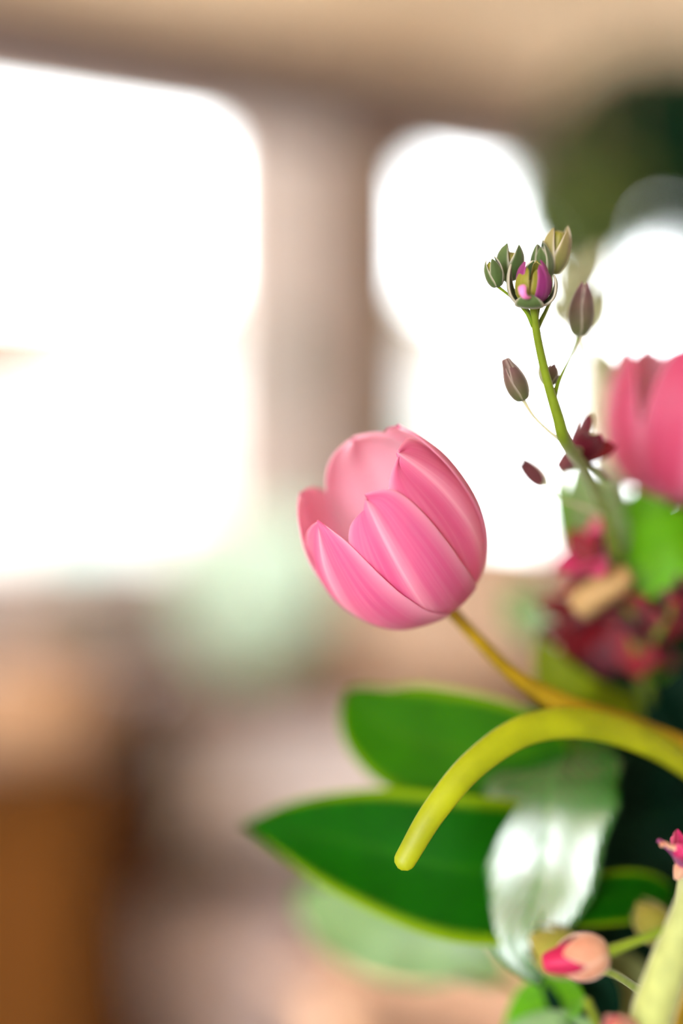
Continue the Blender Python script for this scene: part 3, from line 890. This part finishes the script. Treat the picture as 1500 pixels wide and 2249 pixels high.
# soft leaves of the stock
leaf('leaf', [at(1345, 1190, 0.487), at(1295, 1190, 0.515), at(1252, 1135, 0.54), at(1205, 1045, 0.56)], 0.0078, LEAFL, s1, 0.2, 0, 0.05, seed=2)
leaf('leaf', [at(1380, 1330, 0.503), at(1395, 1200, 0.503), at(1422, 1120, 0.505), at(1442, 1000, 0.510)], 0.0088, LEAFL, s1, 0.2, 0, 0.05, seed=4)
leaf('leaf', [at(1370, 1290, 0.499), at(1430, 1235, 0.499), at(1500, 1190, 0.50), at(1590, 1170, 0.51)], 0.0145, LEAFL, s1, 0.2, 0, 0.05, seed=6)
leaf('leaf', [at(1356, 1240, 0.494), at(1320, 1160, 0.505), at(1290, 1080, 0.53), at(1260, 1000, 0.55)], 0.0100, LEAFM, s1, 0.2, 0, 0.05, seed=7)
leaf('leaf', [at(1364, 1270, 0.497), at(1345, 1200, 0.515), at(1335, 1110, 0.535), at(1350, 1010, 0.55)], 0.0110, LEAFM, s1, 0.2, 0, 0.05, seed=17)
leaf('leaf', [at(1418, 1500, 0.527), at(1440, 1430, 0.535), at(1430, 1340, 0.54), at(1400, 1250, 0.54)], 0.0085, LEAFB, s1, 0.2, 0, 0.05, seed=8)
leaf('leaf', [at(1424, 1560, 0.534), at(1300, 1560, 0.515), at(1230, 1500, 0.512), at(1178, 1400, 0.516)], 0.0105, LEAFY, s1, 0.2, 0, 0.05, seed=9)

# a paler stock stem further back
s2 = thing('stock_flower', foot(4)[1], 'pale cream-green stock stem, blurred, behind the slender one', 'flower')
tube('stem', [at(1285, 690, 0.560), at(1300, 800, 0.556), at(1325, 930, 0.55), at(1355, 1060, 0.54), at(1410, 1300, 0.56), at(1480, 1800, 0.56)] + foot(4), [0.0012, 0.0022, 0.0034, 0.0042, 0.0045, 0.004, 0.004, 0.004], SSTEMC, s2, 50, 12)
for i, (b, t, hw, d) in enumerate((((1262, 690), (1225, 590), 5.2, 0.555), ((1285, 690), (1268, 560), 6.0, 0.565), ((1300, 740), (1335, 640), 4.8, 0.552), ((1290, 640), (1318, 545), 5.0, 0.570), ((1240, 720), (1210, 650), 4.6, 0.55))):
    bud(s2, b, t, hw, d, d, FUZZW, FUZZW, 4, 0.05, 30 * i, 0.95, 0.9, seed=20 + i)
    stalk(s2, [at(b[0], b[1], d), at(b[0] + 14, b[1] + 50, d), at(1298, 800, 0.556)], [0.0012, 0.001, 0.0014], SSTEMC)
leaf('leaf', [at(1340, 980, 0.548), at(1330, 900, 0.556), at(1345, 830, 0.562), at(1330, 760, 0.566)], 0.008, FUZZW, s2, 0.2, 0, 0.05, seed=21)
stalk(s2, [at(1400, 1262, 0.558), at(1320, 1400, 0.59), at(1212, 1405, 0.62)], [0.001, 0.0009, 0.0009], SSTEMC)
leaf('leaf', [at(1212, 1405, 0.62), at(1160, 1350, 0.66), at(1115, 1290, 0.68)], 0.011, LEAFM, s2, 0.2, 0, 0.05, seed=25)
leaf('leaf', [at(1350, 1050, 0.54), at(1385, 990, 0.535), at(1410, 930, 0.54), at(1420, 860, 0.545)], 0.009, SSTEMC, s2, 0.2, 0, 0.05, seed=22)

# the thick pale stem low on the right
s3 = thing('stock_flower', foot(5)[1], 'thick pale green stock stem with a magenta-tipped bud, beside the vase mouth', 'flower')
tube('stem', [at(1640, 1690, 0.397), at(1600, 1800, 0.395), at(1545, 1930, 0.392), at(1500, 2040, 0.390), at(1460, 2150, 0.388), at(1425, 2290, 0.392), at(1425, 2600, 0.43)] + foot(5), [0.0014, 0.0032, 0.0045, 0.0050, 0.0056, 0.0060, 0.0060, 0.006, 0.006], SSTEMW, s3, 50, 18)
bcore = bud(s3, (1337, 2092), (1192, 2116), 5.6, 0.394, 0.396, FUZZP, RUBY, 4, 0.18, 20, 0.62, 1.0, 'peach calyx with a dark magenta tip', seed=31)
stalk(s3, [at(1337, 2090, 0.394), at(1410, 2062, 0.392), at(1480, 2034, 0.390), at(1510, 2020, 0.390)], [0.0018, 0.0013, 0.0014, 0.0018], SSTEM)
blossom(s3, (1512, 1868), 0.404, 0.0115, (0.25, -0.15, 0.8), [MAG, PURP, MAG], 8, 6, 'magenta blossom cut by the edge', FUZZP, 0.5)
stalk(s3, [at(1500, 1935, 0.405), at(1490, 1985, 0.400), at(1482, 2030, 0.396), at(1478, 2090, 0.391)], [0.0016, 0.0013, 0.0013, 0.0016], SSTEMW)
tube('stamen', [at(1486, 1862, 0.402), at(1472, 1860, 0.402), at(1462, 1853, 0.402), at(1454, 1855, 0.402)], [0.0009, 0.0007, 0.0006, 0.0008], FUZZP, s3, 12, 8)
bud(s3, (1638, 1695), (1660, 1610), 4.0, 0.397, 0.398, FUZZ, YG, 4, 0.05, 0, 0.96, 0.9, seed=36)
bud(s3, (1465, 2065), (1400, 1985), 5.6, 0.455, 0.465, OLIV, OLIV, 4, 0.0, 0, 0.98, 0.9, 'blurred olive-yellow bud', seed=33)
bud(s3, (1275, 2120), (1172, 2060), 7.4, 0.452, 0.462, OLIV, OLIV, 4, 0.0, 0, 0.98, 0.9, 'blurred olive-yellow bud', seed=34)
stalk(s3, [at(1275, 2119, 0.452), at(1350, 2140, 0.43), at(1440, 2200, 0.396)], [0.0015, 0.0013, 0.0014], SSTEM)
stalk(s3, [at(1465, 2064, 0.455), at(1475, 2110, 0.43), at(1462, 2160, 0.392)], [0.0015, 0.0013, 0.0014], SSTEM)
bud(s3, (1400, 2310), (1338, 2240), 4.6, 0.385, 0.382, FUZZP, RUBY, 4, 0.0, 0, 0.98, 0.95, 'dusty pink bud', seed=35)
stalk(s3, [at(1400, 2299, 0.385), at(1412, 2330, 0.39), at(1424, 2380, 0.40)], [0.0015, 0.0013, 0.0014], SSTEM)

# ---------------------------------------------------------------- leafy branches
def branch(label, pts, r, k, mat=SSTEM):
    o = thing('leafy_branch', foot(k)[1], label, 'branch')
    tube('stem', pts + foot(k), [r] * (len(pts) + 2), mat, o, 40, 10)
    return o


b1 = branch('broad green leaves on a branch under the tulip, the lowest pointing left', [at(1255, 1660, 0.490), at(1270, 1850, 0.486), at(1310, 2100, 0.482), at(1370, 2350, 0.478)], 0.0018, 8, LEAFD)
leaf('leaf', [at(1256, 1670, 0.490), at(1090, 1655, 0.494), at(930, 1630, 0.502), at(830, 1585, 0.508), at(762, 1515, 0.512)], 0.0200, LEAFB, b1, 0.12, 0, 0.05, 0.0, (0.5, 0.7), 1)
leaf('leaf', [at(1270, 1900, 0.484), at(1160, 1915, 0.478), at(1000, 1905, 0.476), at(820, 1860, 0.486), at(660, 1825, 0.502), at(530, 1812, 0.516)], 0.0235, LEAF, b1, 0.22, 0, 0.08, 0.10, (0.5, 1.0), 2)
lf = leaf('leaf', [at(1240, 1600, 0.512), at(1226, 1670, 0.487), at(1208, 1750, 0.4750), at(1182, 1930, 0.4685), at(1152, 2070, 0.4632), at(1185, 2165, 0.4600)], 0.0220, LEAFG, b1, 0.03, 0, 0.03, -0.06, (0.5, 0.95), 3, teeth=5, nv=48, nu=14, face=(-0.327, -0.914, 0.233))
lf['label'] = 'glossy leaf with a white sheen'
leaf('leaf', [at(1480, 1965, 0.484), at(1380, 1968, 0.476), at(1270, 1990, 0.468), at(1170, 2050, 0.462)], 0.0085, LEAF, b1, 0.2, 0, 0.05, seed=5)
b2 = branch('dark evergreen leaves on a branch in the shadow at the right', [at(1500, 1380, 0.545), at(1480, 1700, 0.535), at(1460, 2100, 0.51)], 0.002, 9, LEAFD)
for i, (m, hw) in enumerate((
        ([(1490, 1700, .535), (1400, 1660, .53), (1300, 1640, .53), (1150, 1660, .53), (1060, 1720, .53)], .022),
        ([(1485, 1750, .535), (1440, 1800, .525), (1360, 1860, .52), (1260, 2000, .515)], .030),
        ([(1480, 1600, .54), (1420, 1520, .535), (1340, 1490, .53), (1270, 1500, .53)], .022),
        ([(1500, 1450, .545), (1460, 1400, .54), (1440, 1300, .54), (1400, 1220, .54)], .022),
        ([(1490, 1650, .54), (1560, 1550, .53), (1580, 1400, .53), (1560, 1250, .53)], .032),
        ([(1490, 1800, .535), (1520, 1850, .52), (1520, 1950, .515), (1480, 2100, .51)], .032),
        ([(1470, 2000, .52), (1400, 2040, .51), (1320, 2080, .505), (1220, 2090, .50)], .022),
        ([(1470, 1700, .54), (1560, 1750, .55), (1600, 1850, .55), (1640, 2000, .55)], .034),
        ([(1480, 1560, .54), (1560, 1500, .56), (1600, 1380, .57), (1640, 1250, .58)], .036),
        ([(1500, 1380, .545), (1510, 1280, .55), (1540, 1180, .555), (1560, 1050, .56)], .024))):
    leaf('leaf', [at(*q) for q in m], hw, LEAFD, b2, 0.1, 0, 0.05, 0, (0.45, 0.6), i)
b3 = branch('grey-green spray with a mint leaf low behind the broad leaves', [at(1050, 2110, 0.585), at(1180, 2200, 0.57), at(1330, 2400, 0.53)], 0.0016, 10)
leaf('leaf', [at(1050, 2110, 0.585), at(930, 2060, 0.60), at(790, 2030, 0.62), at(650, 1960, 0.64)], 0.0200, LEAFM, b3, 0.1, 0, 0.03, 0, (0.5, 0.6), 1)
leaf('leaf', [at(1110, 2150, 0.58), at(1000, 2080, 0.59), at(880, 2080, 0.60), at(760, 2110, 0.61)], 0.0120, LEAFM, b3, 0.1, 0, 0.03, 0, (0.5, 0.6), 2)
b4 = branch('bright green leaves on a short branch at the bottom', [at(1290, 2200, 0.452), at(1350, 2350, 0.46)], 0.0016, 11)
leaf('leaf', [at(1290, 2200, 0.452), at(1230, 2195, 0.475), at(1170, 2210, 0.485), at(1105, 2275, 0.49)], 0.0085, LEAFL, b4, 0.2, 0, 0.05, 0, seed=1)
leaf('leaf', [at(1310, 2260, 0.455), at(1240, 2265, 0.465), at(1160, 2270, 0.475), at(1060, 2300, 0.48)], 0.0065, LEAFM, b4, 0.2, 0, 0.05, 0, seed=2)
leaf('leaf', [at(1320, 2280, 0.456), at(1290, 2200, 0.470), at(1240, 2140, 0.480), at(1170, 2090, 0.488)], 0.0120, LEAFD, b4, 0.2, 0, 0.05, 0, seed=3)
leaf('leaf', [at(1330, 2300, 0.458), at(1370, 2220, 0.48), at(1350, 2150, 0.49), at(1300, 2090, 0.50)], 0.0130, LEAFO, b4, 0.2, 0, 0.05, 0, seed=4)
